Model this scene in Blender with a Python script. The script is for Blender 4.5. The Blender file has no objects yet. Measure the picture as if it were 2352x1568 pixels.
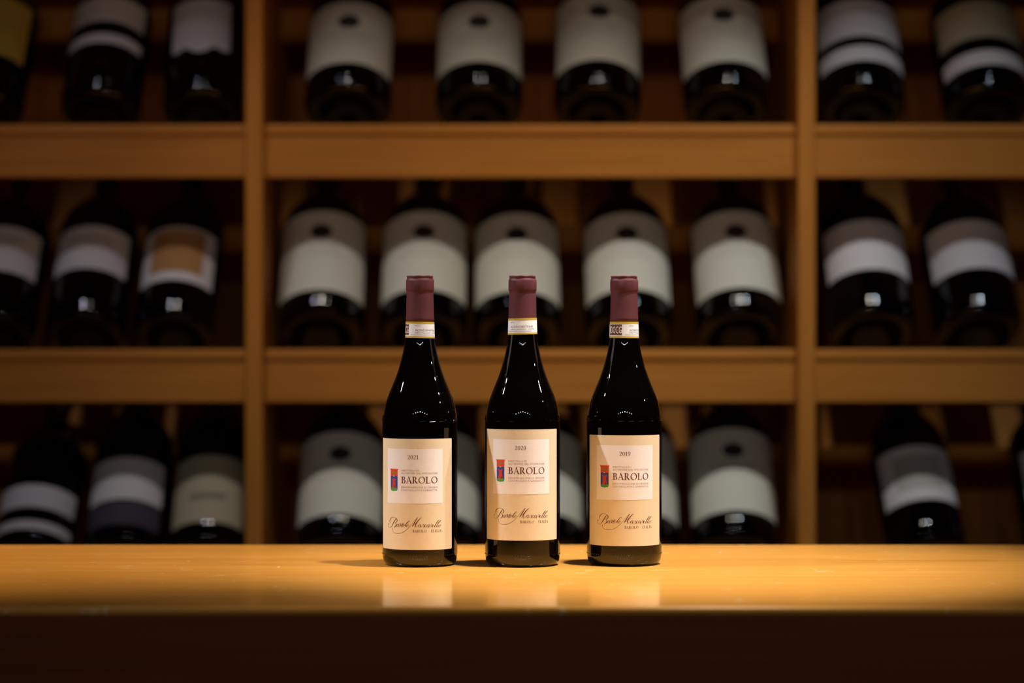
import bpy, math, random
from mathutils import Vector, Matrix
random.seed(7)
S = bpy.context.scene
COL = S.collection
R_ = math.radians

# ------------------------------------------------------------------ camera
FPX = 5553.0                      # focal length in pixels of the 2352 px wide frame (85 mm)
CT = 1.05                         # counter top height
CZ = CT + 0.224                   # camera height
DB = 2.434                        # distance of the three bottles
cam_d = bpy.data.cameras.new('camera')
cam = bpy.data.objects.new('camera', cam_d); COL.objects.link(cam)
cam.location = (0, 0, CZ); cam.rotation_euler = (R_(90), 0, 0)
cam_d.sensor_width = 36; cam_d.lens = 85; cam_d.clip_start = 0.05
cam_d.dof.use_dof = True
cam_d.dof.focus_distance = DB - 0.034
cam_d.dof.aperture_fstop = 2.7
S.camera = cam

# ------------------------------------------------------------------ world, lamps, exposure
w = bpy.data.worlds.new('world'); S.world = w; w.use_nodes = True
w.node_tree.nodes['Background'].inputs[0].default_value = (0.9, 0.62, 0.42, 1)
w.node_tree.nodes['Background'].inputs[1].default_value = 0.0
S.view_settings.view_transform = 'Standard'
S.view_settings.look = 'None'
S.view_settings.exposure = 0.15
S.view_settings.gamma = 1.0
S.view_settings.use_curve_mapping = False

NSPOT = {}
def spot(name, loc, aim, power, color, deg, blend=0.6, rad=0.03):
    NSPOT[name] = NSPOT.get(name, 0) + 1
    name = '%s_%d_offscreen' % (name, NSPOT[name])
    d = bpy.data.lights.new(name, 'SPOT')
    d.energy = power; d.color = color; d.spot_size = R_(deg); d.spot_blend = blend
    d.shadow_soft_size = rad
    o = bpy.data.objects.new(name, d); COL.objects.link(o)
    o.location = loc
    o.rotation_euler = (Vector(aim) - Vector(loc)).to_track_quat('-Z', 'Y').to_euler()
    return o
WARM = (1.0, 0.80, 0.55)
NEUT = (1.0, 0.90, 0.80)
COOL = (0.80, 0.88, 1.0)
PALE = (1.0, 0.98, 1.0)
FAIR = (1.0, 0.94, 0.86)
VIOLET = (0.85, 0.82, 1.0)
# track spotlights over the counter
spot('track_spotlight', (0.32, 2.31, 2.69), (0.18, 2.44, 1.05), 205, FAIR, 33, 0.9)
spot('track_spotlight', (0.53, 2.12, 2.69), (0.08, 2.22, 1.05), 48, FAIR, 32, 1.0)
spot('track_spotlight', (-1.60, 2.27, 2.69), (-0.02, 2.47, 1.12), 115, PALE, 22, 1.0)
spot('track_spotlight', (1.55, 2.14, 2.69), (0.06, 2.47, 1.12), 60, PALE, 20, 1.0)
spot('track_spotlight', (-2.40, 2.26, 2.69), (0.0, 2.43, 1.2), 16, PALE, 16, 1.0, 0.04)
spot('track_spotlight', (2.30, 2.20, 2.69), (0.0, 2.43, 1.2), 12, COOL, 16, 1.0, 0.03)
spot('track_spotlight', (3.10, 1.80, 2.69), (0.0, 2.43, 1.2), 12, COOL, 14, 1.0, 0.03)
spot('track_spotlight', (-0.55, 2.45, 2.69), (-0.60, 2.62, 1.05), 120, WARM, 44, 1.0)
# track spotlights aimed at the rack
for wx, ax, wp, wc in ((-0.75, -0.44, 15, VIOLET), (-0.18, -0.12, 22, NEUT), (0.26, 0.20, 28, NEUT), (0.72, 0.45, 28, COOL)):
    spot('track_spotlight', (wx, 2.40, 2.69), (ax, 3.45, 1.09), wp, wc, 36, 1.0, 0.03)
# ceiling lamps at the far end of the room (the row of small bluish glints on the bottle shoulders)
for x, p, c in [(-1.7, 8, NEUT), (-0.95, 9, COOL), (-0.45, 10, NEUT), (0.1, 11, COOL), (0.6, 10, NEUT), (1.25, 9, COOL), (1.9, 8, NEUT)]:
    spot('ceiling_spotlight', (x, -1.6 - 0.2 * abs(x), 2.72), (0.1, 3.0, 1.25), p, c, 40, 1.0, 0.02)

# ------------------------------------------------------------------ helpers
def new_mat(name):
    m = bpy.data.materials.new(name); m.use_nodes = True
    nt = m.node_tree
    return m, nt, nt.nodes['Principled BSDF']
def plain(name, col, rough=0.5, **kw):
    m, nt, b = new_mat(name)
    b.inputs['Base Color'].default_value = (*col, 1); b.inputs['Roughness'].default_value = rough
    for k, v in kw.items(): b.inputs[k.replace('_', ' ')].default_value = v
    # faint procedural mottling so that nothing is a perfectly flat colour
    tc = nt.nodes.new('ShaderNodeTexCoord'); n = nt.nodes.new('ShaderNodeTexNoise')
    n.inputs['Scale'].default_value = 180; n.inputs['Detail'].default_value = 3
    nt.links.new(tc.outputs['Object'], n.inputs['Vector'])
    r = nt.nodes.new('ShaderNodeMapRange'); r.inputs[3].default_value = rough * 0.9; r.inputs[4].default_value = min(1, rough * 1.12)
    nt.links.new(n.outputs[0], r.inputs[0]); nt.links.new(r.outputs[0], b.inputs['Roughness'])
    return m
def wood(name, c1, c2, rough, scale=(1.6, 30, 30), coat=0.0, bump=0.05, coat_rough=0.1, spec=0.5):
    m, nt, b = new_mat(name)
    tc = nt.nodes.new('ShaderNodeTexCoord'); mp = nt.nodes.new('ShaderNodeMapping')
    mp.inputs['Scale'].default_value = scale
    n = nt.nodes.new('ShaderNodeTexNoise'); n.inputs['Scale'].default_value = 3.0; n.inputs['Detail'].default_value = 6; n.inputs['Roughness'].default_value = 0.6
    rp = nt.nodes.new('ShaderNodeValToRGB')
    rp.color_ramp.elements[0].position = 0.3; rp.color_ramp.elements[0].color = (*c1, 1)
    rp.color_ramp.elements[1].position = 0.7; rp.color_ramp.elements[1].color = (*c2, 1)
    nt.links.new(tc.outputs['Object'], mp.inputs[0]); nt.links.new(mp.outputs[0], n.inputs['Vector'])
    nt.links.new(n.outputs[0], rp.inputs[0]); nt.links.new(rp.outputs[0], b.inputs['Base Color'])
    bp = nt.nodes.new('ShaderNodeBump'); bp.inputs['Strength'].default_value = bump; bp.inputs['Distance'].default_value = 0.002
    nt.links.new(n.outputs[0], bp.inputs['Height']); nt.links.new(bp.outputs[0], b.inputs['Normal'])
    b.inputs['Roughness'].default_value = rough
    b.inputs['Specular IOR Level'].default_value = spec
    b.inputs['Coat Weight'].default_value = coat; b.inputs['Coat Roughness'].default_value = coat_rough
    return m
def paper(name, col, scale=900, bump=0.25, rough=0.75):
    m, nt, b = new_mat(name)
    tc = nt.nodes.new('ShaderNodeTexCoord'); mp = nt.nodes.new('ShaderNodeMapping')
    mp.inputs['Scale'].default_value = (1, 1, 3.2)
    n = nt.nodes.new('ShaderNodeTexNoise'); n.inputs['Scale'].default_value = scale; n.inputs['Detail'].default_value = 4
    nt.links.new(tc.outputs['Object'], mp.inputs[0]); nt.links.new(mp.outputs[0], n.inputs['Vector'])
    mx = nt.nodes.new('ShaderNodeMixRGB'); mx.inputs[1].default_value = (*[c * 0.94 for c in col], 1); mx.inputs[2].default_value = (*[min(1, c * 1.04) for c in col], 1)
    nt.links.new(n.outputs[0], mx.inputs[0]); nt.links.new(mx.outputs[0], b.inputs['Base Color'])
    bp = nt.nodes.new('ShaderNodeBump'); bp.inputs['Strength'].default_value = bump; bp.inputs['Distance'].default_value = 0.0004
    nt.links.new(n.outputs[0], bp.inputs['Height']); nt.links.new(bp.outputs[0], b.inputs['Normal'])
    b.inputs['Roughness'].default_value = rough; b.inputs['Specular IOR Level'].default_value = 0.25
    return m

M = {}
M['rack'] = wood('rack_wood', (0.45, 0.170, 0.024), (0.54, 0.215, 0.034), 0.55, spec=0.15)
M['rack_v'] = wood('rack_wood_upright', (0.45, 0.170, 0.024), (0.54, 0.215, 0.034), 0.55, spec=0.15, scale=(30, 30, 1.6))
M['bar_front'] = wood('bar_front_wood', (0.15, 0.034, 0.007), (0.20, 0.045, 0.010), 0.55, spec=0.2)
M['glass'] = plain('dark_glass', (0.0012, 0.0007, 0.0006), 0.02)
M['glass'].node_tree.nodes['Principled BSDF'].inputs['IOR'].default_value = 1.52
M['glass_bg'] = plain('black_glass', (0.0014, 0.0010, 0.0010), 0.006)
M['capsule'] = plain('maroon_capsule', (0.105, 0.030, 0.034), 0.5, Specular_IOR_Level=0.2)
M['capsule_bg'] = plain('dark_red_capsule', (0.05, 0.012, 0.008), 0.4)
M['cream'] = paper('cream_paper', (0.72, 0.635, 0.45))
M['white'] = paper('white_paper', (0.82, 0.82, 0.83))
M['ink'] = plain('maroon_ink', (0.09, 0.018, 0.022), 0.6)
M['ink_soft'] = plain('brown_grey_ink', (0.36, 0.25, 0.24), 0.7)
M['ink_sign'] = plain('brown_ink', (0.12, 0.035, 0.018), 0.6)
M['ink_grey'] = plain('grey_ink', (0.22, 0.19, 0.20), 0.7)
M['gold'] = plain('gold_print', (0.52, 0.36, 0.035), 0.45)
M['brown_box'] = plain('brown_print', (0.13, 0.045, 0.02), 0.6)
M['red'] = plain('red_print', (0.75, 0.035, 0.02), 0.6)
M['tower'] = plain('tower_red_print', (0.52, 0.035, 0.012), 0.6)
M['tower_dark'] = plain('tower_door_print', (0.09, 0.01, 0.005), 0.6)
M['blue'] = plain('blue_print', (0.012, 0.055, 0.36), 0.6)
M['green'] = plain('green_print', (0.055, 0.33, 0.06), 0.6)
M['cross'] = plain('gold_cross_print', (0.32, 0.17, 0.03), 0.5)
M['lab_cream'] = paper('ivory_label', (0.60, 0.595, 0.50), 300, 0.1)
M['lab_white'] = paper('white_label', (0.66, 0.62, 0.60), 300, 0.1)
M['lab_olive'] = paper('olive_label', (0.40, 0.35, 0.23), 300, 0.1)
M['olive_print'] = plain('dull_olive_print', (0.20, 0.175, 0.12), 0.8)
M['lab_yellow'] = paper('yellow_label', (0.52, 0.36, 0.06), 300, 0.1)
M['lab_tan'] = paper('tan_label', (0.42, 0.21, 0.07), 300, 0.1)
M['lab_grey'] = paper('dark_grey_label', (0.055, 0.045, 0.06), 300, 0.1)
M['emblem'] = plain('dark_emblem_print', (0.02, 0.008, 0.010), 0.6)
M['faint'] = plain('faint_print', (0.42, 0.39, 0.34), 0.7)
M['wall'] = plain('dark_wall_paint', (0.03, 0.018, 0.012), 0.8)
M['ceil'] = plain('ceiling_paint', (0.035, 0.025, 0.018), 0.9)
M['floor'] = wood('floor_wood', (0.10, 0.05, 0.025), (0.14, 0.07, 0.035), 0.4)

# counter top: lacquered wood with fine scratches and specks
def counter_mat():
    m, nt, b = new_mat('lacquered_counter_wood')
    L = nt.links.new
    tc = nt.nodes.new('ShaderNodeTexCoord')
    def noise(scale3, sc, det=4, rot=0.0, rough=0.6):
        mp = nt.nodes.new('ShaderNodeMapping'); mp.inputs['Scale'].default_value = scale3; mp.inputs['Rotation'].default_value = (0, 0, rot)
        n = nt.nodes.new('ShaderNodeTexNoise'); n.inputs['Scale'].default_value = sc; n.inputs['Detail'].default_value = det; n.inputs['Roughness'].default_value = rough
        L(tc.outputs['Object'], mp.inputs[0]); L(mp.outputs[0], n.inputs['Vector'])
        return n
    g = noise((1.3, 22, 22), 3.0, 6)
    rp = nt.nodes.new('ShaderNodeValToRGB')
    rp.color_ramp.elements[0].position = 0.28; rp.color_ramp.elements[0].color = (0.66, 0.285, 0.045, 1)
    rp.color_ramp.elements[1].position = 0.72; rp.color_ramp.elements[1].color = (0.76, 0.35, 0.07, 1)
    L(g.outputs[0], rp.inputs[0])
    # scratches: thin contour lines of stretched noise, broken into short pieces by a second noise
    def math_(op, a, b=None, v=None):
        n = nt.nodes.new('ShaderNodeMath'); n.operation = op; L(a, n.inputs[0])
        if b is not None: L(b, n.inputs[1])
        elif v is not None: n.inputs[1].default_value = v
        return n.outputs[0]
    def step(a, lo, hi, inv=False):
        n = nt.nodes.new('ShaderNodeMapRange'); L(a, n.inputs[0]); n.inputs[1].default_value = lo; n.inputs[2].default_value = hi
        n.inputs[3].default_value = 1.0 if inv else 0.0; n.inputs[4].default_value = 0.0 if inv else 1.0
        return n.outputs[0]
    tot = None
    for rot, s3, m3, lo in ((0.10, (3, 16, 1), (9, 5, 1), 0.60), (-0.55, (4, 14, 1), (11, 6, 1), 0.62), (0.85, (4, 14, 1), (11, 7, 1), 0.63)):
        n = noise(s3, 3.0, 2.0, rot, 0.5); mk = noise(m3, 2.0, 2.0, rot + 0.4, 0.5)
        line = step(math_('ABSOLUTE', math_('SUBTRACT', n.outputs[0], v=0.5)), 0.003, 0.009, True)
        a = math_('MULTIPLY', line, step(mk.outputs[0], lo, lo + 0.05))
        tot = a if tot is None else math_('MAXIMUM', tot, a)
    mp = nt.nodes.new('ShaderNodeMapping'); mp.inputs['Scale'].default_value = (26, 5, 1); L(tc.outputs['Object'], mp.inputs[0])
    v = nt.nodes.new('ShaderNodeTexVoronoi'); v.inputs['Scale'].default_value = 1.0; L(mp.outputs[0], v.inputs['Vector'])
    sp = nt.nodes.new('ShaderNodeSeparateColor'); L(v.outputs['Color'], sp.inputs[0])
    dot = math_('MULTIPLY', step(v.outputs['Distance'], 0.025, 0.055, True), step(sp.outputs[0], 0.55, 0.6))
    tot = math_('MAXIMUM', tot, dot)
    k = nt.nodes.new('ShaderNodeMath'); k.operation = 'MULTIPLY'; k.inputs[1].default_value = 0.5; L(tot, k.inputs[0])
    mx = nt.nodes.new('ShaderNodeMixRGB'); mx.inputs[2].default_value = (0.95, 0.74, 0.42, 1)
    L(k.outputs[0], mx.inputs[0]); L(rp.outputs[0], mx.inputs[1]); L(mx.outputs[0], b.inputs['Base Color'])
    b.inputs['Roughness'].default_value = 0.17
    b.inputs['Specular IOR Level'].default_value = 0.38
    bp = nt.nodes.new('ShaderNodeBump'); bp.inputs['Strength'].default_value = 0.04; bp.inputs['Distance'].default_value = 0.001
    L(g.outputs[0], bp.inputs['Height']); L(bp.outputs[0], b.inputs['Normal'])
    return m
M['counter'] = counter_mat()

def mesh_obj(name, verts, faces, mats, parent=None, midx=None, smooth=False, bevel=0.0, bev_seg=3):
    me = bpy.data.meshes.new(name)
    me.from_pydata([tuple(v) for v in verts], [], faces)
    if not isinstance(mats, (list, tuple)): mats = [mats]
    for m in mats: me.materials.append(m)
    if midx: me.polygons.foreach_set('material_index', midx)
    if smooth: me.polygons.foreach_set('use_smooth', [True] * len(me.polygons))
    me.update()
    o = bpy.data.objects.new(name, me); COL.objects.link(o)
    if parent: o.parent = parent
    if bevel:
        b = o.modifiers.new('bevel', 'BEVEL'); b.width = bevel; b.segments = bev_seg; b.limit_method = 'ANGLE'
        b.harden_normals = False
    return o
BOXF = [(0, 3, 2, 1), (4, 5, 6, 7), (0, 1, 5, 4), (1, 2, 6, 5), (2, 3, 7, 6), (3, 0, 4, 7)]
def box(name, x0, x1, y0, y1, z0, z1, mat, parent=None, bevel=0.0, seg=3):
    """box whose mesh sits about its own centre"""
    cx, cy, cz = (x0 + x1) / 2, (y0 + y1) / 2, (z0 + z1) / 2
    v = [(x - cx, y - cy, z - cz) for z in (z0, z1) for x, y in ((x0, y0), (x1, y0), (x1, y1), (x0, y1))]
    o = mesh_obj(name, v, BOXF, mat, parent, bevel=bevel, bev_seg=seg)
    o.location = (cx, cy, cz)
    return o
def empty(name, loc):
    o = bpy.data.objects.new(name, None); COL.objects.link(o); o.location = loc; o.empty_display_size = 0.05
    return o
def tag(o, label, cat, group=None):
    o['label'] = label; o['category'] = cat
    if group: o['group'] = group
def struct(o): o['kind'] = 'structure'; return o

def lathe(name, prof, mat, parent=None, seg=72, jitter=0.0, jz=None):
    v, f = [], []
    for k, (r, z) in enumerate(prof):
        for i in range(seg):
            a = 2 * math.pi * i / seg
            rr, zz = r, z
            if jitter and jz and jz(z):
                rr += jitter * (math.sin(5 * a + z * 900) + 0.7 * math.sin(11 * a + 1.3)) * 0.5
                zz += jitter * (math.sin(3 * a + 0.6) + 0.8 * math.sin(8 * a + 2)) * 0.6
            v.append((rr * math.sin(a), -rr * math.cos(a), zz))
    for k in range(len(prof) - 1):
        for i in range(seg):
            j = (i + 1) % seg
            f.append((k * seg + i, k * seg + j, (k + 1) * seg + j, (k + 1) * seg + i))
    f.append(tuple(range(seg - 1, -1, -1))); n0 = (len(prof) - 1) * seg
    f.append(tuple(range(n0, n0 + seg)))
    return mesh_obj(name, v, f, mat, parent, smooth=True)
def smooth_prof(pts, n=5):
    out = []
    P = [pts[0]] + pts + [pts[-1]]
    for i in range(1, len(P) - 2):
        p0, p1, p2, p3 = P[i - 1], P[i], P[i + 1], P[i + 2]
        for k in range(n):
            t = k / n
            out.append(tuple(0.5 * (2 * p1[c] + (p2[c] - p0[c]) * t + (2 * p0[c] - 5 * p1[c] + 4 * p2[c] - p3[c]) * t * t + (3 * p1[c] - p0[c] - 3 * p2[c] + p3[c]) * t ** 3) for c in range(len(p1))))
    out.append(pts[-1])
    return out

# ------------------------------------------------------------------ flat print: 2-D shapes wrapped on a cylinder
class Print:
    """collects flat polygons (u, v in metres) and wraps them round an upright cylinder"""
    def __init__(s): s.v, s.f, s.m = [], [], []
    def poly(s, pts, mi=0):
        n = len(s.v); s.v += [(p[0], p[1]) for p in pts]; s.f.append(tuple(range(n, n + len(pts)))); s.m.append(mi)
    def grid(s, u0, u1, v0, v1, nu, nv=1, mi=0, fn=None):
        n = len(s.v)
        for j in range(nv + 1):
            for i in range(nu + 1):
                u = u0 + (u1 - u0) * i / nu; v = v0 + (v1 - v0) * j / nv
                s.v.append(fn(u, v) if fn else (u, v))
        for j in range(nv):
            for i in range(nu):
                a = n + j * (nu + 1) + i
                s.f.append((a, a + 1, a + nu + 2, a + nu + 1)); s.m.append(mi)
    def ribbon(s, pts, n=6, mi=0, sm=True):
        """stroke with varying width: pts = (u, v, width)"""
        P = smooth_prof(list(pts), n) if sm and len(pts) > 2 else list(pts)
        L, Rr = [], []
        for i, p in enumerate(P):
            a = P[max(0, i - 1)]; b = P[min(len(P) - 1, i + 1)]
            dx, dy = b[0] - a[0], b[1] - a[1]; l = math.hypot(dx, dy) or 1e-9
            nx, ny = -dy / l, dx / l; h = max(p[2], 1e-6) / 2
            L.append((p[0] + nx * h, p[1] + ny * h)); Rr.append((p[0] - nx * h, p[1] - ny * h))
        for i in range(len(P) - 1):
            s.poly([Rr[i], Rr[i + 1], L[i + 1], L[i]], mi)
    def dot(s, u, v, r, mi=0, n=12, ry=None):
        ry = ry or r
        s.poly([(u + r * math.cos(2 * math.pi * i / n), v + ry * math.sin(2 * math.pi * i / n)) for i in range(n)], mi)
    def text(s, body, u, v, cap, width=None, mi=0, mono=False):
        """Blender's built-in face, cap height and overall width given"""
        c = bpy.data.curves.new('t', 'FONT'); c.body = body; c.size = 1.0; c.resolution_u = 2
        o = bpy.data.objects.new('t', c); COL.objects.link(o)
        dg = bpy.context.evaluated_depsgraph_get()
        me = o.evaluated_get(dg).to_mesh()
        vs = [tuple(q.co) for q in me.vertices]; fs = [tuple(p.vertices) for p in me.polygons]
        o.evaluated_get(dg).to_mesh_clear(); bpy.data.objects.remove(o); bpy.data.curves.remove(c)
        if not vs: return
        x0 = min(p[0] for p in vs); x1 = max(p[0] for p in vs); y1 = max(p[1] for p in vs)
        y0 = 0.0
        sy = cap / 0.69; sx = (width / (x1 - x0)) if width else sy
        n = len(s.v)
        s.v += [(u + (p[0] - x0) * sx, v + p[1] * sy) for p in vs]
        for q in fs: s.f.append(tuple(i + n for i in q)); s.m.append(mi)
    def slice(s, step):
        """cut every wide polygon into upright strips so that it follows the curve"""
        V, F, MI = [], [], []
        def clip(pts, u, keep_right):
            out = []
            for a, b in zip(pts, pts[1:] + pts[:1]):
                ia = (a[0] >= u) == keep_right; ib = (b[0] >= u) == keep_right
                if ia: out.append(a)
                if ia != ib:
                    k = (u - a[0]) / (b[0] - a[0]); out.append((u, a[1] + (b[1] - a[1]) * k))
            return out
        for q, mi in zip(s.f, s.m):
            pts = [s.v[i] for i in q]
            lo = min(p[0] for p in pts); hi = max(p[0] for p in pts)
            n = max(1, math.ceil((hi - lo) / step))
            for k in range(n):
                c = pts
                if k > 0: c = clip(c, lo + (hi - lo) * k / n, True)
                if k < n - 1 and len(c) > 2: c = clip(c, lo + (hi - lo) * (k + 1) / n, False)
                if len(c) > 2:
                    m0 = len(V); V += c; F.append(tuple(range(m0, m0 + len(c)))); MI.append(mi)
        s.v, s.f, s.m = V, F, MI
    def build(s, name, rad, off, mats, parent, rot=0.0, z0=0.0, rfun=None, smooth=True):
        s.slice(rad * 0.05)
        vv = []
        for u, v in s.v:
            r = (rfun(v) if rfun else rad) + off
            a = u / rad + rot
            vv.append((r * math.sin(a), -r * math.cos(a), z0 + v))
        return mesh_obj(name, vv, s.f, mats, parent, midx=s.m, smooth=smooth)

# hand drawn roman capitals: strokes in units of the cap height
def stem(x, w=0.17, sl=0.12, sr=0.12, top=True, bot=True):
    st = [[(x, 0.0, w), (x, 1.0, w)]]
    for on, y, d in ((bot, 0.0, 1), (top, 1.0, -1)):
        if on:
            st.append([(x - w / 2 - sl, y + d * 0.022, 0.045), (x + w / 2 + sr, y + d * 0.022, 0.045)])
            st.append([(x, y + d * 0.04, w + 0.10), (x, y + d * 0.10, w)])
    return st
def bowl(pts): return [pts]
def ell(cx, cy, rx, ry, thick, thin, tilt=0.2):
    p = []
    for i in range(25):
        a = 2 * math.pi * i / 24
        p.append((cx + rx * math.cos(a), cy + ry * math.sin(a), thin + (thick - thin) * abs(math.cos(a - tilt)) ** 1.6))
    return [p]
SERIF = {
 'B': (0.66, stem(0.15, sr=0.0) + bowl([(0.15, .978, .045), (.33, .978, .05), (.47, .90, .13), (.50, .76, .165), (.45, .62, .12), (.32, .535, .05), (.15, .53, .045)])
      + bowl([(.15, .53, .045), (.36, .52, .05), (.54, .43, .13), (.58, .27, .175), (.52, .10, .13), (.36, .022, .05), (.15, .022, .045)])),
 'A': (0.86, [[(.43, 1.0, .05), (.10, .02, .07)], [(.40, 1.03, .12), (.76, .0, .17)], [(.20, .34, .05), (.62, .34, .05)], [(-.02, .022, .045), (.24, .022, .045)], [(.60, .022, .045), (.92, .022, .045)]]),
 'R': (0.80, stem(0.15, sr=0.06) + bowl([(0.15, .978, .045), (.34, .978, .05), (.50, .90, .13), (.54, .74, .17), (.48, .57, .12), (.33, .485, .05), (.15, .48, .045)])
      + [[(.34, .50, .13), (.52, .24, .17), (.70, .03, .16)], [(.62, .022, .045), (.86, .022, .045)]]),
 'O': (1.02, ell(.51, .5, .425, .475, .16, .05)),
 'L': (0.70, stem(0.15, sr=0.06) + [[(.15, .025, .05), (.60, .025, .05)], [(.58, .02, .10), (.66, .23, .03)]]),
 'I': (0.42, stem(0.21)),
 'T': (0.80, stem(0.40, top=False) + [[(.05, .97, .06), (.75, .97, .06)], [(.06, .97, .07), (.03, .78, .03)], [(.74, .97, .07), (.77, .78, .03)]]),
 '-': (0.40, [[(.06, .36, .08), (.34, .36, .08)]]),
 '0': (0.60, ell(.30, .48, .22, .46, .13, .05, 0)),
 '1': (0.44, stem(0.24, w=.13, top=False) + [[(.24, .97, .06), (.08, .84, .05)]]),
 '2': (0.60, [[(.10, .72, .11), (.14, .90, .08), (.30, .965, .05), (.46, .86, .12), (.44, .66, .13), (.28, .36, .08), (.08, .06, .05)], [(.08, .045, .09), (.52, .045, .09)], [(.50, .05, .08), (.56, .20, .03)]]),
 '9': (0.60, ell(.30, .66, .21, .30, .12, .05, 0) + [[(.50, .66, .12), (.46, .36, .12), (.30, .10, .09), (.10, .0, .05)]]),
 ' ': (0.42, []),
}
def serif_text(P, body, u0, v0, cap, width, gap=0.12, mi=0, kern=None):
    tot = sum(SERIF[c][0] for c in body) + gap * (len(body) - 1)
    sx = width / tot; x = 0.0
    for c in body:
        wd, st = SERIF[c]
        for q in st:
            P.ribbon([(u0 + (x + a) * sx, v0 + b * cap, wv * (sx if abs(q[0][0] - q[-1][0]) < abs(q[0][1] - q[-1][1]) else cap)) for a, b, wv in q], n=3, mi=mi)
        x += wd + gap

# the signature: pen strokes (x, y, pen width) on a 16.8-per-pixel tracing grid
SIGN = [
 [(165, 470, 12), (142, 520, 10), (170, 580, 10), (230, 603, 13), (290, 572, 20), (340, 500, 36), (400, 400, 42), (455, 315, 34), (505, 252, 12)],
 [(245, 430, 8), (220, 350, 26), (262, 262, 32), (340, 207, 16), (430, 212, 11), (510, 258, 24), (546, 325, 38), (522, 385, 28), (470, 412, 12), (445, 425, 8)],
 [(450, 425, 10), (490, 450, 24), (498, 500, 40), (470, 555, 38), (425, 590, 22), (398, 602, 8)],
 [(595, 478, 14), (548, 486, 20), (520, 525, 26), (522, 562, 18), (555, 556, 10), (600, 500, 9), (622, 460, 9)],
 [(628, 456, 18), (594, 520, 32), (580, 562, 24), (600, 572, 10), (640, 525, 8), (676, 440, 9), (684, 452, 18), (708, 462, 14)],
 [(708, 462, 18), (682, 525, 32), (664, 568, 24)],
 [(664, 568, 8), (720, 500, 8), (760, 450, 9)],
 [(802, 415, 14), (760, 490, 32), (728, 560, 26), (745, 588, 10), (785, 540, 8)],
 [(700, 474, 8), (815, 464, 10)],
 [(838, 474, 12), (795, 506, 24), (780, 552, 20), (812, 562, 10), (850, 520, 14), (850, 482, 12), (838, 474, 10)],
 [(845, 520, 8), (950, 440, 8), (1055, 348, 9), (1010, 352, 14), (940, 430, 28), (882, 520, 32), (890, 564, 16), (935, 530, 8)],
 [(1000, 486, 12), (955, 502, 22), (930, 545, 24), (948, 574, 14), (990, 548, 10), (1012, 505, 16), (1000, 486, 10), (1035, 500, 8)],
 [(336, 655, 16), (338, 712, 13), (400, 786, 13), (520, 830, 14), (680, 815, 15), (830, 752, 15), (950, 662, 15), (1060, 550, 13), (1180, 410, 10), (1270, 300, 9), (1378, 204, 9)],
 [(1380, 200, 12), (1305, 318, 36), (1232, 432, 42), (1150, 562, 20)],
 [(1150, 562, 9), (1300, 420, 9), (1420, 300, 10), (1525, 210, 9)],
 [(1528, 208, 12), (1450, 265, 30), (1352, 380, 44), (1290, 490, 44), (1288, 566, 24), (1330, 574, 10), (1400, 505, 8)],
 [(1492, 478, 12), (1434, 492, 24), (1400, 540, 26), (1420, 570, 14), (1470, 530, 9), (1500, 480, 9)],
 [(1506, 470, 16), (1474, 556, 32), (1492, 582, 12), (1535, 530, 8), (1592, 462, 9), (1602, 492, 24), (1620, 540, 28), (1590, 582, 14), (1552, 580, 16)],
 [(1700, 486, 18), (1664, 482, 18), (1630, 530, 30), (1642, 572, 16), (1690, 552, 9), (1722, 515, 8)],
 [(1794, 478, 12), (1742, 492, 24), (1710, 540, 26), (1732, 570, 14), (1780, 530, 9), (1810, 480, 9)],
 [(1818, 470, 16), (1784, 556, 32), (1802, 580, 12), (1845, 525, 8), (1884, 440, 9), (1890, 452, 18), (1915, 464, 12)],
 [(1915, 464, 18), (1885, 560, 28)],
 [(1905, 552, 8), (1962, 502, 10), (1952, 474, 12), (1918, 515, 28), (1918, 562, 18), (1945, 570, 10), (1990, 530, 8)],
 [(1990, 530, 8), (2090, 400, 8), (2152, 310, 9), (2112, 330, 20), (2042, 450, 32), (2000, 540, 30), (2012, 572, 12), (2052, 540, 8)],
 [(2052, 540, 8), (2150, 400, 8), (2224, 310, 9), (2190, 330, 18), (2122, 430, 30), (2072, 540, 28), (2090, 572, 12), (2122, 540, 8)],
 [(2190, 480, 12), (2150, 502, 22), (2130, 545, 22), (2158, 562, 12), (2200, 522, 14), (2204, 484, 12), (2190, 480, 10), (2232, 492, 8)],
]
SIGN_DOTS = [(170, 455, 22), (338, 645, 20), (677, 440, 12), (1885, 446, 12)]

# ------------------------------------------------------------------ room shell
YB = 3.84
struct(box('floor', -3.6, 3.6, -3.6, YB + 0.1, -0.1, 0.0, M['floor']))
struct(box('ceiling', -3.6, 3.6, -3.6, YB + 0.1, 2.95, 3.05, M['ceil']))
struct(box('wall_back', -3.6, 3.6, YB, YB + 0.1, 0.0, 2.95, M['wall']))
struct(box('wall_left', -3.7, -3.6, -3.6, YB + 0.1, 0.0, 2.95, M['wall']))
struct(box('wall_right', 3.6, 3.7, -3.6, YB + 0.1, 0.0, 2.95, M['wall']))
struct(box('wall_front', -3.6, 3.6, -3.7, -3.6, 0.0, 2.95, M['wall']))

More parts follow.
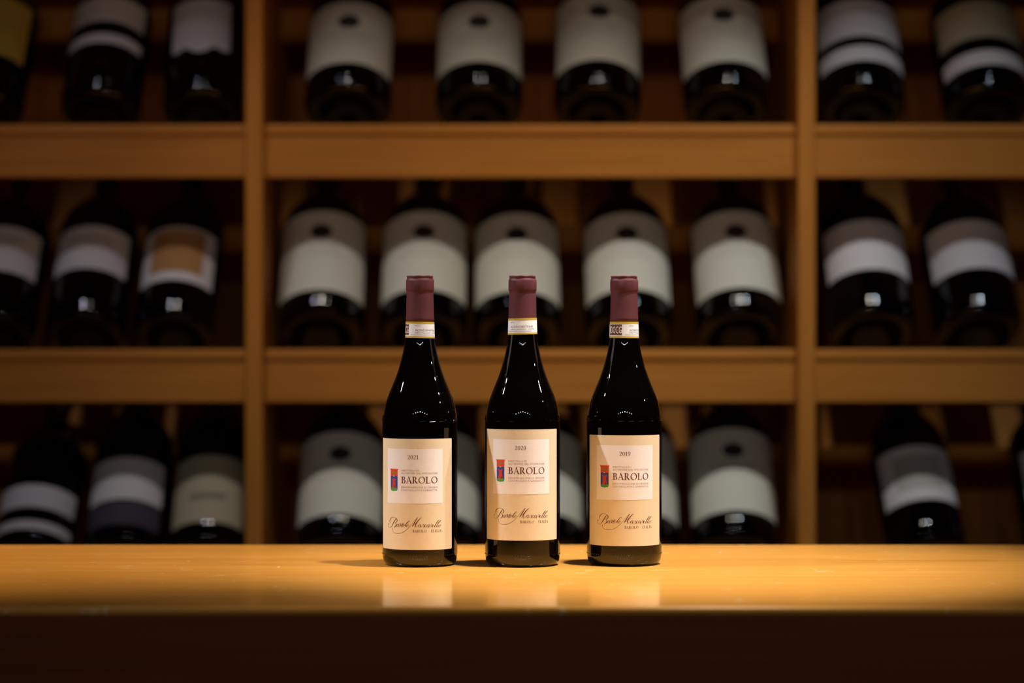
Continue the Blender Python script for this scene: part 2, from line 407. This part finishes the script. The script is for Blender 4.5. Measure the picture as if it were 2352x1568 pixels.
# ------------------------------------------------------------------ bar counter
def counter():
    t = empty('bar_counter', (0, 2.36, 0))
    yf, yb = 2.0425 - 2.36, 2.669 - 2.36
    X0, X1 = -2.2, 2.2
    box('worktop', X0, X1, yf, yb, CT - 0.008, CT, M['counter'], t, bevel=0.0035, seg=4)
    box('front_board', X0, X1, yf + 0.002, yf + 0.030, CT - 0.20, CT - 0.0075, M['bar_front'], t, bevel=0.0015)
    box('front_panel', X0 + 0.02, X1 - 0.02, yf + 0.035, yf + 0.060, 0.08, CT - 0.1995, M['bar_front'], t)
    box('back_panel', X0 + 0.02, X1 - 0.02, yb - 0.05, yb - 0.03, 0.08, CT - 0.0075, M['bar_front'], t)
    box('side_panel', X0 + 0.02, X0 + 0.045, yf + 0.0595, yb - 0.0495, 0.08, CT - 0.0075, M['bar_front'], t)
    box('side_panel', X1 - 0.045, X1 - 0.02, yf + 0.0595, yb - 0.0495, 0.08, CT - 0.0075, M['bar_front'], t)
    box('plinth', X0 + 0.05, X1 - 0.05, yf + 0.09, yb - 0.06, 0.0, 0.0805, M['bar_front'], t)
    tag(t, 'long bar counter with glossy golden wooden top and dark brown front', 'counter')
counter()

# ------------------------------------------------------------------ wine rack on the back wall
YL = 3.40                                   # front plane of the shelf boards
PXL = YL / FPX
LIP = {1: CZ + (784 - 285) * PXL, 2: CZ + (784 - 802) * PXL}
PITCH = LIP[1] - LIP[2]
LIP[3] = LIP[2] - PITCH; LIP[0] = LIP[1] + PITCH; LIP[4] = LIP[3] - PITCH; LIP[5] = LIP[4] - PITCH
POSTX = [(586 - 1176) * PXL, (1850 - 1176) * PXL]
BAY = POSTX[1] - POSTX[0]
POSTX = [POSTX[0] - BAY] + POSTX + [POSTX[1] + BAY]
PW = 0.0245
E = R_(55)                                   # lean of the bottles in the rack
YU, ZU = YL + 0.111, -0.016                  # line on which their undersides lie (z from lip top)
RTOP = LIP[0] + 0.31
def rack():
    t = empty('wine_rack', (0, YL, 0))
    def b(n, x0, x1, y0, y1, z0, z1, m, bev=0.0): return box(n, x0, x1, y0 - YL, y1 - YL, z0, z1, m, t, bev, 2)
    for x in POSTX:
        b('post', x - PW / 2, x + PW / 2, YL - 0.016, YB, 0.0, RTOP, M['rack_v'], 0.003)
    for i in range(len(POSTX) - 1):
        x0, x1 = POSTX[i] + PW / 2 - 0.0005, POSTX[i + 1] - PW / 2 + 0.0005
        b('back_panel', x0, x1, YB - 0.022, YB - 0.002, 0.10, RTOP, M['rack'])
        b('top_board', x0, x1, YL, YB - 0.021, RTOP - 0.02, RTOP, M['rack'], 0.002)
        b('kick_board', x0, x1, YL + 0.02, YL + 0.04, 0.0, 0.26, M['rack'])
        for k in (0, 1, 2, 3, 4):
            z = LIP[k]
            b('shelf_floor', x0, x1, YL + 0.014, YL + 0.135, z - 0.034, z - 0.014, M['rack'])
            b('shelf_nosing', x0, x1, YL, YL + 0.016, z - 0.016, z, M['rack'], 0.004)
            b('fascia', x0, x1, YL + 0.004, YL + 0.022, z - 0.0745, z - 0.0155, M['rack'], 0.0015)
            # slanted board against which the bottles lean; the space below it is open to the dark back panel
            za, zb = 0.154, 0.300
            ya = YU + (za - ZU) / math.tan(E) + 0.001; ybk = YU + (zb - ZU) / math.tan(E) + 0.001
            nx = (math.sin(E) * 0.014, -math.cos(E) * 0.014)
            v = []
            for x in (x0, x1):
                for (y, zz) in ((ya, za), (ybk, zb), (ybk + nx[0], zb + nx[1]), (ya + nx[0], za + nx[1])):
                    v.append((x, y - YL, z + zz))
            cx = Vector(((x0 + x1) / 2, (ya + ybk) / 2 - YL, z + (za + zb) / 2))
            o = mesh_obj('back_rest', [Vector(p) - cx for p in v], [(0, 1, 2, 3), (7, 6, 5, 4), (0, 4, 5, 1), (1, 5, 6, 2), (2, 6, 7, 3), (3, 7, 4, 0)], M['rack'], t)
            o.location = cx
    tag(t, 'tall wooden wine rack with slanted open bays and broad shelf boards', 'wine rack')
rack()

# ------------------------------------------------------------------ bottles lying in the rack
def bg_glass(R, L, short=1.0):
    k = R / 0.0627
    p = [(0.003, 0.026 * k), (0.30 * R, 0.022 * k), (0.55 * R, 0.008 * k), (0.66 * R, 0.001), (0.74 * R, 0.0), (0.84 * R, 0.0012), (0.92 * R, 0.0045), (0.963 * R, 0.009), (R - 0.0009, 0.0145), (R - 0.0002, 0.0215), (R, 0.029), (R, 0.10), (R, 0.172),
         (0.985 * R, 0.186), (0.93 * R, 0.200), (0.80 * R, 0.216), (0.60 * R, 0.232), (0.42 * R, 0.246), (0.32 * R, 0.262), (0.29 * R, 0.285), (0.285 * R, L - 0.03)]
    p = [(r, z if z < 0.1 else 0.1 + (z - 0.1) * short) for r, z in p[:-1]] + p[-1:]
    return smooth_prof(p, 3)
def bg_capsule(R, L):
    a = 0.285 * R
    return [(a + 0.0006, L - 0.062), (a + 0.0008, L - 0.022), (a + 0.004, L - 0.020), (a + 0.004, L - 0.006), (a + 0.0025, L - 0.002), (a - 0.002, L), (0.002, L)]
MESH_CACHE = {}
def shared(key, maker, name, parent, mat):
    if key not in MESH_CACHE:
        o = maker(); MESH_CACHE[key] = o.data; o.parent = parent
        return o
    o = bpy.data.objects.new(name, MESH_CACHE[key]); COL.objects.link(o); o.parent = parent
    return o
def rack_bottle(row, bot, top, R, half, style, label, group=None, band=None, short=1.0):
    """bot / top: where the middle of the label's lower / upper edge shows in the photo (px)"""
    L = 0.10 + 0.252 * short
    yc = YU - R * math.sin(E); zc = LIP[row] + ZU + R * math.cos(E)
    def s_at(py):
        # generator on the upper front of the bottle: solve for the distance along the axis
        y0 = yc - R * math.sin(E); z0 = zc + R * math.cos(E) - CZ
        q = (784 - py) / FPX
        return (q * y0 - z0) / (math.sin(E) - q * math.cos(E))
    s0, s1 = s_at(bot[1]), s_at(top[1])
    def xw(px, s): return (px - 1176) / FPX * (yc - R * math.sin(E) + s * math.cos(E))
    xa, xb = xw(bot[0], s0), xw(top[0], s1)
    roll = math.asin(max(-0.3, min(0.3, (xb - xa) / max(s1 - s0, 0.02)))) * 0.6
    xm = (xa + xb) / 2 - (s0 + s1) / 2 * math.sin(roll)
    t = empty('wine_bottle', (0, 0, 0))
    t.matrix_world = Matrix.Translation((xm, yc, zc)) @ Matrix.Rotation(roll, 4, 'Y') @ Matrix.Rotation(E - math.pi / 2, 4, 'X')
    shared(('g', R, short), lambda: lathe('glass_body', bg_glass(R, L, short), M['glass_bg'], None, 56), 'glass_body', t, M['glass_bg'])
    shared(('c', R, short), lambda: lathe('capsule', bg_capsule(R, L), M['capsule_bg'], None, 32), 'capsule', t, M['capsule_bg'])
    W = half * R
    P = Print(); mats = [M['lab_white' if style == 'lab_scallop' else style]]
    if style == 'lab_scallop':
        P.grid(-W, W, s0, s1, 24, 4, fn=lambda u, v: (u, v - (1 - (v - s0) / (s1 - s0)) * 0.010 * (0.6 + abs(math.cos(2.2 * math.pi * u / (2 * W))) - 1.2 * (u / W) ** 2)))
    else:
        P.grid(-W, W, s0, s1, 28, 4)
    lab = P.build('label', R, 0.0004, mats, t)
    h = s1 - s0
    if style == 'lab_cream':
        Q = Print(); Q.dot(0, s1 - 0.0375, 0.0158, 0, 28, 0.0125); Q.build('emblem', R, 0.0008, [M['emblem']], lab)
        Q = Print()
        for dz, wd in ((0.060, 0.042), (0.067, 0.030), (0.078, 0.036)):
            if h - dz > 0.012:
                n = 14
                for i in range(n):
                    u = -wd + 2 * wd * i / n
                    Q.poly([(u, s1 - dz), (u + 1.5 * wd / n, s1 - dz), (u + 1.5 * wd / n, s1 - dz + 0.0032), (u, s1 - dz + 0.0032)])
        Q.build('lettering', R, 0.0007, [M['faint']], lab)
    if band:
        for (py0, py1, mat, hf) in band:
            sb0, sb1 = s_at(py1), s_at(py0)
            Q = Print(); Q.grid(-hf * R, hf * R, sb0, sb1, 28, 2)
            inside = sb0 >= s0 - 1e-4 and sb1 <= s1 + 1e-4
            o = Q.build('label_panel' if inside else 'lower_label', R, 0.0007 if inside else 0.0004, [M[mat]], lab if inside else t)
    tag(t, label, 'bottle', group)
    return t
RM, RS = 0.0627, 0.0575
MAG = 1.29
CEN = [(1, (795, 143), (805, 5)), (1, (1100, 141), (1101, 5)), (1, (1374, 137), (1378, -18)), (1, (1674, 140), (1656, -10)),
       (2, (733, 665), (739, 484)), (2, (970, 664), (975, 485)), (2, (1190, 668), (1186, 490)), (2, (1448, 664), (1437, 489)), (2, (1706, 660), (1685, 484)),
       (3, (775, 1180), (784, 991)), (3, (1000, 1180), (1003, 990)), (3, (1240, 1176), (1240, 987)), (3, (1464, 1175), (1458, 986)), (3, (1693, 1172), (1681, 983))]
ROWN = {1: 'upper', 2: 'middle', 3: 'lower'}
NEAR = {1: 'the scalloped-label bottle', 2: 'the tan-panel bottle', 3: 'the olive-labelled bottle'}
ORD = ['next bottle', 'second bottle', 'third bottle', 'fourth bottle', 'fifth bottle']
cnt = {1: 0, 2: 0, 3: 0}
for row, bo, to in CEN:
    lab = 'wine bottle with ivory oval-emblem label, %s shelf, %s past %s' % (ROWN[row], ORD[cnt[row]], NEAR[row])
    cnt[row] += 1
    rack_bottle(row, bo, to, RM, MAG, 'lab_cream', lab, 'ivory label bottles on the %s shelf' % ROWN[row])
rack_bottle(1, (-42, 118), (-8, -10), RS, 1.08, 'lab_yellow', 'black wine bottle with plain yellow label leaning in the rack', None)
rack_bottle(1, (240, 47), (249, -8), RS, 1.12, 'lab_white', 'wine bottle with white label over thin white strip, beside the yellow-labelled bottle', None, [(76, 97, 'lab_white', 1.12)])
rack_bottle(1, (462, 100), (461, -3), RS, 0.80, 'lab_scallop', 'wine bottle with narrow white label scalloped along its lower edge', None)
rack_bottle(2, (-12, 620), (8, 519), RS, 1.10, 'lab_white', 'wine bottle with short white label, two places from the tan-panel bottle', 'short white label bottles on the middle shelf', [(542, 552, 'faint', 0.55)])
rack_bottle(2, (197, 615), (213, 518), RS, 1.10, 'lab_white', 'wine bottle with short white label, right beside the tan-panel bottle', 'short white label bottles on the middle shelf', [(542, 552, 'faint', 0.55)])
rack_bottle(2, (397, 642), (414, 520), RS, 1.08, 'lab_white', 'wine bottle with white-framed tan label panel, next to the rack post', None, [(526, 622, 'lab_tan', 0.70)])
rack_bottle(3, (72, 1163), (84, 1112), RS, 1.18, 'lab_white', 'wine bottle with short white label above a black gap and grey-white strip, lower shelf', None, [(1194, 1214, 'lab_white', 1.18)], 0.72)
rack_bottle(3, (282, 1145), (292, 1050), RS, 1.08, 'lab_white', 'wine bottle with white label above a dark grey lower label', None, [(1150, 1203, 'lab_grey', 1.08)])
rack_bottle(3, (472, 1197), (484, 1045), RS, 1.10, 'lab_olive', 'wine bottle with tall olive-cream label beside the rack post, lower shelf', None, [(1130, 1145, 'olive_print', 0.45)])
rack_bottle(1, (1982, 82), (1974, -2), RM, 1.22, 'lab_white', 'wine bottle with wide white label over a white strip, next to the rack post', None, [(104, 138, 'lab_white', 1.22)])
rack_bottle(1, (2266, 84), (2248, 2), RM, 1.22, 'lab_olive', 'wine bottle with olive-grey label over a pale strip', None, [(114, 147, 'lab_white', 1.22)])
for bo, to, wh in (((2005, 617), (1987, 505), 'hard against the rack post'), ((2250, 614), (2224, 505), 'second bottle from the rack post')):
    rack_bottle(2, bo, to, RM, 1.18, 'lab_white', 'wine bottle with plain short ivory label, ' + wh, 'plain ivory label bottles on the middle shelf')
rack_bottle(3, (2130, 1145), (2096, 1022), RS, 1.10, 'lab_white', 'wine bottle standing apart with a pale printed panel on its white label', None, [(1042, 1118, 'faint', 0.62)])
rack_bottle(3, (2452, 1150), (2424, 1020), RS, 1.0, 'lab_white', 'dark wine bottle at the rack\'s outer bay, mostly out of view', None)

# ------------------------------------------------------------------ the three bottles on the counter
RB = 0.0378
KP = 0.4385e-3
HALF = [(640, 30.5), (650, 32.5)]
GP = [(0.0, 0.012), (0.012, 0.0105), (0.024, 0.003), (0.0295, 0.0004), (0.0325, 0.0), (0.0348, 0.0012), (0.0365, 0.0040), (0.0375, 0.0085), (RB, 0.0125)]
YP = [(1250, 87.2), (1120, 87.2), (1000, 87.2), (980, 87.0), (971.5, 86.7), (959.4, 85.2), (947, 82.9), (935, 80), (923, 76.4), (911, 72), (898.8, 67), (874.5, 57), (850, 48.4), (826, 41.8), (802, 36.6), (785, 34.0), (768, 32.6), (735, 31.8), (700, 31.2), (690, 31.0)]
GLASS = [(max(r, 0.0005), z) for r, z in GP] + [(h / 87.2 * RB, (1302 - y) * KP) for y, h in YP]
def neck_r(z):
    pts = [(zz, r) for r, zz in GLASS[9:]]
    for (z0, r0), (z1, r1) in zip(pts, pts[1:]):
        if z0 <= z <= z1: return r0 + (r1 - r0) * (z - z0) / (z1 - z0)
    return pts[-1][1] if z > pts[-1][0] else pts[0][1]
def pz(y): return (1302 - y) * KP
CAPS = [(0.01420, pz(748)), (0.01415, pz(738)), (0.0139, pz(730)), (0.01370, pz(705)), (0.01345, pz(684)), (0.0133, pz(678.5)), (0.01345, pz(676)), (0.0140, pz(674)), (0.01415, pz(672)), (0.0141, pz(653)), (0.0139, pz(650.5)),
        (0.01345, pz(648.6)), (0.0131, pz(647)), (0.0131, pz(645)), (0.0134, pz(643)), (0.0133, pz(641.3)), (0.0128, pz(640.2)), (0.0120, pz(640.6)), (0.006, pz(641)), (0.0006, pz(641))]

def crest(P, u0, v0):
    """shield: u0,v0 = middle of the top edge, sizes in metres"""
    W, H = 0.0046, 0.0212
    tops = 0.0054
    red, blue, green, gold, tower, dark = 0, 1, 2, 3, 4, 5
    yb = v0 - 0.0072            # red chief ends
    P.poly([(u0 - tops, v0), (u0 - W * 1.02, v0 - 0.0018), (u0 - W, yb), (u0 + W, yb), (u0 + W * 1.02, v0 - 0.0018), (u0 + tops, v0)], red)
    yg = v0 - 0.0190
    P.poly([(u0 - W, yb), (u0 - W, yg), (u0 + W, yg), (u0 + W, yb)], blue)
    yl = v0 - 0.0217
    P.poly([(u0 - W, yg), (u0 - W, yl + 0.0012), (u0 - W * .8, yl), (u0 - 0.0004, yl - 0.0002), (u0, yl - 0.0010), (u0 + 0.0004, yl - 0.0002), (u0 + W * .8, yl), (u0 + W, yl + 0.0012), (u0 + W, yg)], green)
def crest_over(P, u0, v0):
    W = 0.0046
    P.poly([(u0 - 0.0009, v0), (u0 - 0.0009, v0 - 0.0070), (u0 + 0.0009, v0 - 0.0070), (u0 + 0.0009, v0)], 3)
    P.poly([(u0 - W, v0 - 0.0028), (u0 - W, v0 - 0.0045), (u0 + W, v0 - 0.0045), (u0 + W, v0 - 0.0028)], 3)
    P.poly([(u0 - 0.0009, v0 - 0.0070), (u0 - 0.0009, v0 - 0.0076), (u0 + 0.0009, v0 - 0.0076), (u0 + 0.0009, v0 - 0.0070)], 6)
    # tower with merlons
    b, t0, t1 = v0 - 0.0190, v0 - 0.0122, v0 - 0.0104
    P.poly([(u0 - 0.0026, b), (u0 + 0.0026, b), (u0 + 0.0018, t0), (u0 - 0.0018, t0)], 4)
    P.poly([(u0 - 0.0018, t0), (u0 + 0.0018, t0), (u0 + 0.0026, t1), (u0 - 0.0026, t1)], 4)
    for k in (-1, 0, 1):
        P.poly([(u0 + k * 0.0019 - 0.0006, t1), (u0 + k * 0.0019 + 0.0006, t1), (u0 + k * 0.0021 + 0.0006, t1 + 0.0010), (u0 + k * 0.0021 - 0.0006, t1 + 0.0010)], 4)
    P.poly([(u0 + 0.0008, b), (u0 + 0.0019, b), (u0 + 0.0017, b + 0.0022), (u0 + 0.00125, b + 0.0030), (u0 + 0.0009, b + 0.0022)], 5)  # dark doorway printed at the foot of the tower

def front_bottle(px, base_py, year, lab_y0, strip_y, rot_deg, strip_edge_deg, code, label, strip_tilt=0.0, wr=0):
    d = CT and 0.224 * FPX / (base_py - 784) + 0.0335
    x = (px - 1176) / FPX * d
    t = empty('wine_bottle', (x, d, CT))
    g = lathe('glass_body', smooth_prof(GLASS[:9], 4)[:-1] + smooth_prof(GLASS[8:], 4), M['glass'], t, 96)
    cap = lathe('capsule', CAPS, M['capsule'], t, 96, 0.00022, lambda z: z > pz(652))
    # crease in the foil
    Lt = 0.110; W = 0.0443
    zt = CZ - CT + (784 - lab_y0) / FPX * (d - RB); zb = zt - Lt
    P = Print()
    nu, rr = 40, 0.0016
    # slightly rounded corners: narrower first and last rows
    P.grid(-W + rr * .3, W - rr * .3, 0, rr * .3, nu); P.grid(-W, W, rr * .3, Lt - rr * .3, nu, 6); P.grid(-W + rr * .3, W - rr * .3, Lt - rr * .3, Lt, nu)
    rot = R_(rot_deg)
    lab = P.build('label', RB, 0.00012, [M['cream']], t, rot, zb)
    Q = Print(); Q.grid(-0.0311, 0.0311, Lt - 0.0641, Lt - 0.0099, 32, 4)
    Q.build('white_panel', RB, 0.00020, [M['white']], lab, rot, zb)
    def vt(mm): return Lt - mm * 1e-3
    Q = Print(); crest(Q, -0.0212, vt(30.0)); 
    cm = [M['red'], M['blue'], M['green'], M['cross'], M['tower'], M['tower_dark'], M['white']]
    cr = Print(); 
    o1 = Q.build('crest', RB, 0.00028, cm, lab, rot, zb, smooth=False)
    crest_over(cr, -0.0212, vt(30.0))
    o2 = cr.build('crest_charge', RB, 0.00034, cm, lab, rot, zb, smooth=False)
    o2['label'] = 'gold cross and red tower printed on the shield'
    o1['label'] = 'red, blue and green coat of arms'
    # main name, vintage and place line
    Q = Print()
    serif_text(Q, 'BAROLO', -0.0120, vt(44.1), 0.0066, 0.0370, 0.11)
    serif_text(Q, year, -0.0056, vt(20.2), 0.0041, 0.0112, 0.06)
    Q.build('title_lettering', RB, 0.00028, [M['ink']], lab, rot, zb)
    Q = Print()
    Q.text('IMBOTTIGLIATO', -0.0123, vt(32.3), 0.0017, 0.0185)
    Q.text("ALL'ORIGINE DAL VITICOLTORE", -0.0123, vt(34.95), 0.0017, 0.0373)
    Q.text('DENOMINAZIONE DI ORIGINE', -0.0123, vt(48.9), 0.0017, 0.0373)
    Q.text('CONTROLLATA E GARANTITA', -0.0123, vt(51.7), 0.0017, 0.0373)
    Q.build('small_lettering', RB, 0.00028, [M['ink_soft']], lab, rot, zb)
    Q = Print()
    serif_text(Q, 'BAROLO - ITALIA', -0.0002, vt(92.6), 0.0026, 0.0297, 0.16)
    def sg(X, Y):
        ipx, ipy = 1360 + X / 16.8, 1165 + Y / 16.8
        th = math.asin(max(-1, min(1, (ipx - 1433.2) / 87.6)))
        return (th + R_(1.7)) * RB, vt((ipy + 6.5 * (1 - math.cos(th)) - 1000) * 0.438)
    for st in SIGN:
        pts = []
        for X, Y, pw in st:
            u, v = sg(X, Y); pts.append((u, v, max(pw * 0.80, 8) / 16.8 * KP))
        Q.ribbon(pts, 5)
    for X, Y, r in SIGN_DOTS:
        u, v = sg(X, Y); Q.dot(u, v, r * 0.8 / 16.8 * KP)
    Q.build('signature_lettering', RB, 0.00022, [M['ink_sign']], lab, rot, zb)
    # tax strip round the neck
    zs1 = CZ - CT + (784 - strip_y) / FPX * (d - 0.014); hs = 0.0163; zs0 = zs1 - hs
    rs = 0.01435
    tl = math.tan(R_(strip_tilt))
    def rf(v): return 0.01425 + 0.00045 * (1 - v / hs)
    C0 = 2 * math.pi * rs
    def wrapf(u, v): return (u, v + tl * rs * math.sin(u / rs))
    class TP(Print):
        def build(s, name, off, mats, parent):
            s.slice(rs * 0.1)
            e = R_(strip_edge_deg)
            vv = []
            for u, v in s.v:
                r = rf(v) + off; a = u / rs + e
                vv.append((r * math.sin(a), -r * math.cos(a), zs0 + v + tl * r * math.sin(a)))
            return mesh_obj(name, vv, s.f, mats, parent, midx=s.m, smooth=True)
    P = TP(); P.grid(-C0 / 2, C0 / 2, 0, hs, 72, 2)
    strip = P.build('neck_strip', 0.0001, [M['white']], t)
    P = TP(); P.grid(-C0 / 2, C0 / 2, 0, 0.0017, 72); P.grid(-C0 / 2, C0 / 2, hs - 0.0021, hs, 72)
    P.build('gold_border', 0.00018, [M['gold']], strip)
    P = TP(); P.grid(-0.0170, 0, hs * 0.17, hs * 0.83, 12)
    P.build('brown_box', 0.00018, [M['brown_box']], strip)
    P = TP(); P.text('DOCG', -0.0138, hs * 0.29, hs * 0.42, 0.0136); P.dot(-0.0185, hs * 0.5, 0.0040, n=20, ry=hs * 0.33)
    P.build('white_lettering', 0.00026, [M['white']], strip)
    P = TP()
    P.text('BAROLO', 0.0074, hs * 0.72, 0.0011, 0.0052)
    P.text(code, 0.0074, hs * 0.415, 0.0020, 0.0245 * len(code) / 12)
    P.text('IMBOTTIGLIATO', 0.0074, hs * 0.28, 0.00125, 0.0165); P.text('l 0.75l', 0.0262, hs * 0.28, 0.0014, 0.0072)
    P.grid(0.003, 0.030, hs * 0.185, hs * 0.205, 14)
    P.build('code_lettering', 0.00018, [M['ink_grey']], strip)
    # raised glass lettering round the shoulder
    P = Print(); body = 'ALBEISA  ALBEISA  ALBEISA'
    P.text(body, -math.pi * 0.0370, 0, 0.0058, 2 * math.pi * 0.0370 * 0.97)
    n = len(P.v); vv = []
    zc0 = pz(973)
    for off in (-0.0002, 0.00045):
        for u, v in P.v:
            r = neck_r(zc0 + v) + off; a = u / 0.0370 + 0.35 + wr
            vv.append((r * math.sin(a), -r * math.cos(a), zc0 + v))
    ff = [tuple(i + n for i in q) for q in P.f]
    from collections import Counter
    ec = Counter()
    for q in P.f:
        for a, b in zip(q, q[1:] + q[:1]): ec[(a, b)] += 1
    for (a, b) in list(ec):
        if (b, a) not in ec: ff.append((a, b, b + n, a + n))
    mesh_obj('raised_lettering', vv, ff, [M['glass']], g, smooth=False)
    # knurled ring near the heel
    P = Print(); vv, ff = [], []
    for i in range(80):
        a = 2 * math.pi * i / 80 + wr
        if 0.18 < (i / 80 + wr * 0.1) % 1 < 0.32 or i % 11 == 0: continue
        da = 0.014; z = 0.0115
        k = len(vv)
        for (aa, zz, rr_) in ((a - da, z - 0.0010, RB - 0.0005), (a + da, z - 0.0010, RB - 0.0005), (a + da, z + 0.0010, RB - 0.0002), (a - da, z + 0.0010, RB - 0.0002), (a, z, RB + 0.00035)):
            vv.append((rr_ * math.sin(aa), -rr_ * math.cos(aa), zz))
        ff += [(k, k + 1, k + 4), (k + 1, k + 2, k + 4), (k + 2, k + 3, k + 4), (k + 3, k, k + 4)]
    mesh_obj('heel_dots', vv, ff, [M['glass']], g)
    tag(t, label, 'bottle', 'three bottles on the counter')
    return t
front_bottle(964.7, 1302.5, '2021', 1007.6, 738.5, -8.5, -47.7, 'ADND09497801', 'maroon-capped wine bottle on the counter dated 2021, casting a long thin shadow', -1.2, 0.3)
front_bottle(1200.2, 1303.0, '2020', 986.0, 730.3, -3.4, -83.0, 'ADHW08775549', 'wine bottle dated 2020 standing on the counter between two matching bottles', 1.6, 1.1)
front_bottle(1433.6, 1301.0, '2019', 999.6, 738.6, -1.5, -11.4, 'ADBX01764208', 'cream-labelled 2019 wine bottle on the counter, brown box on its neck strip', -0.3, 2.2)
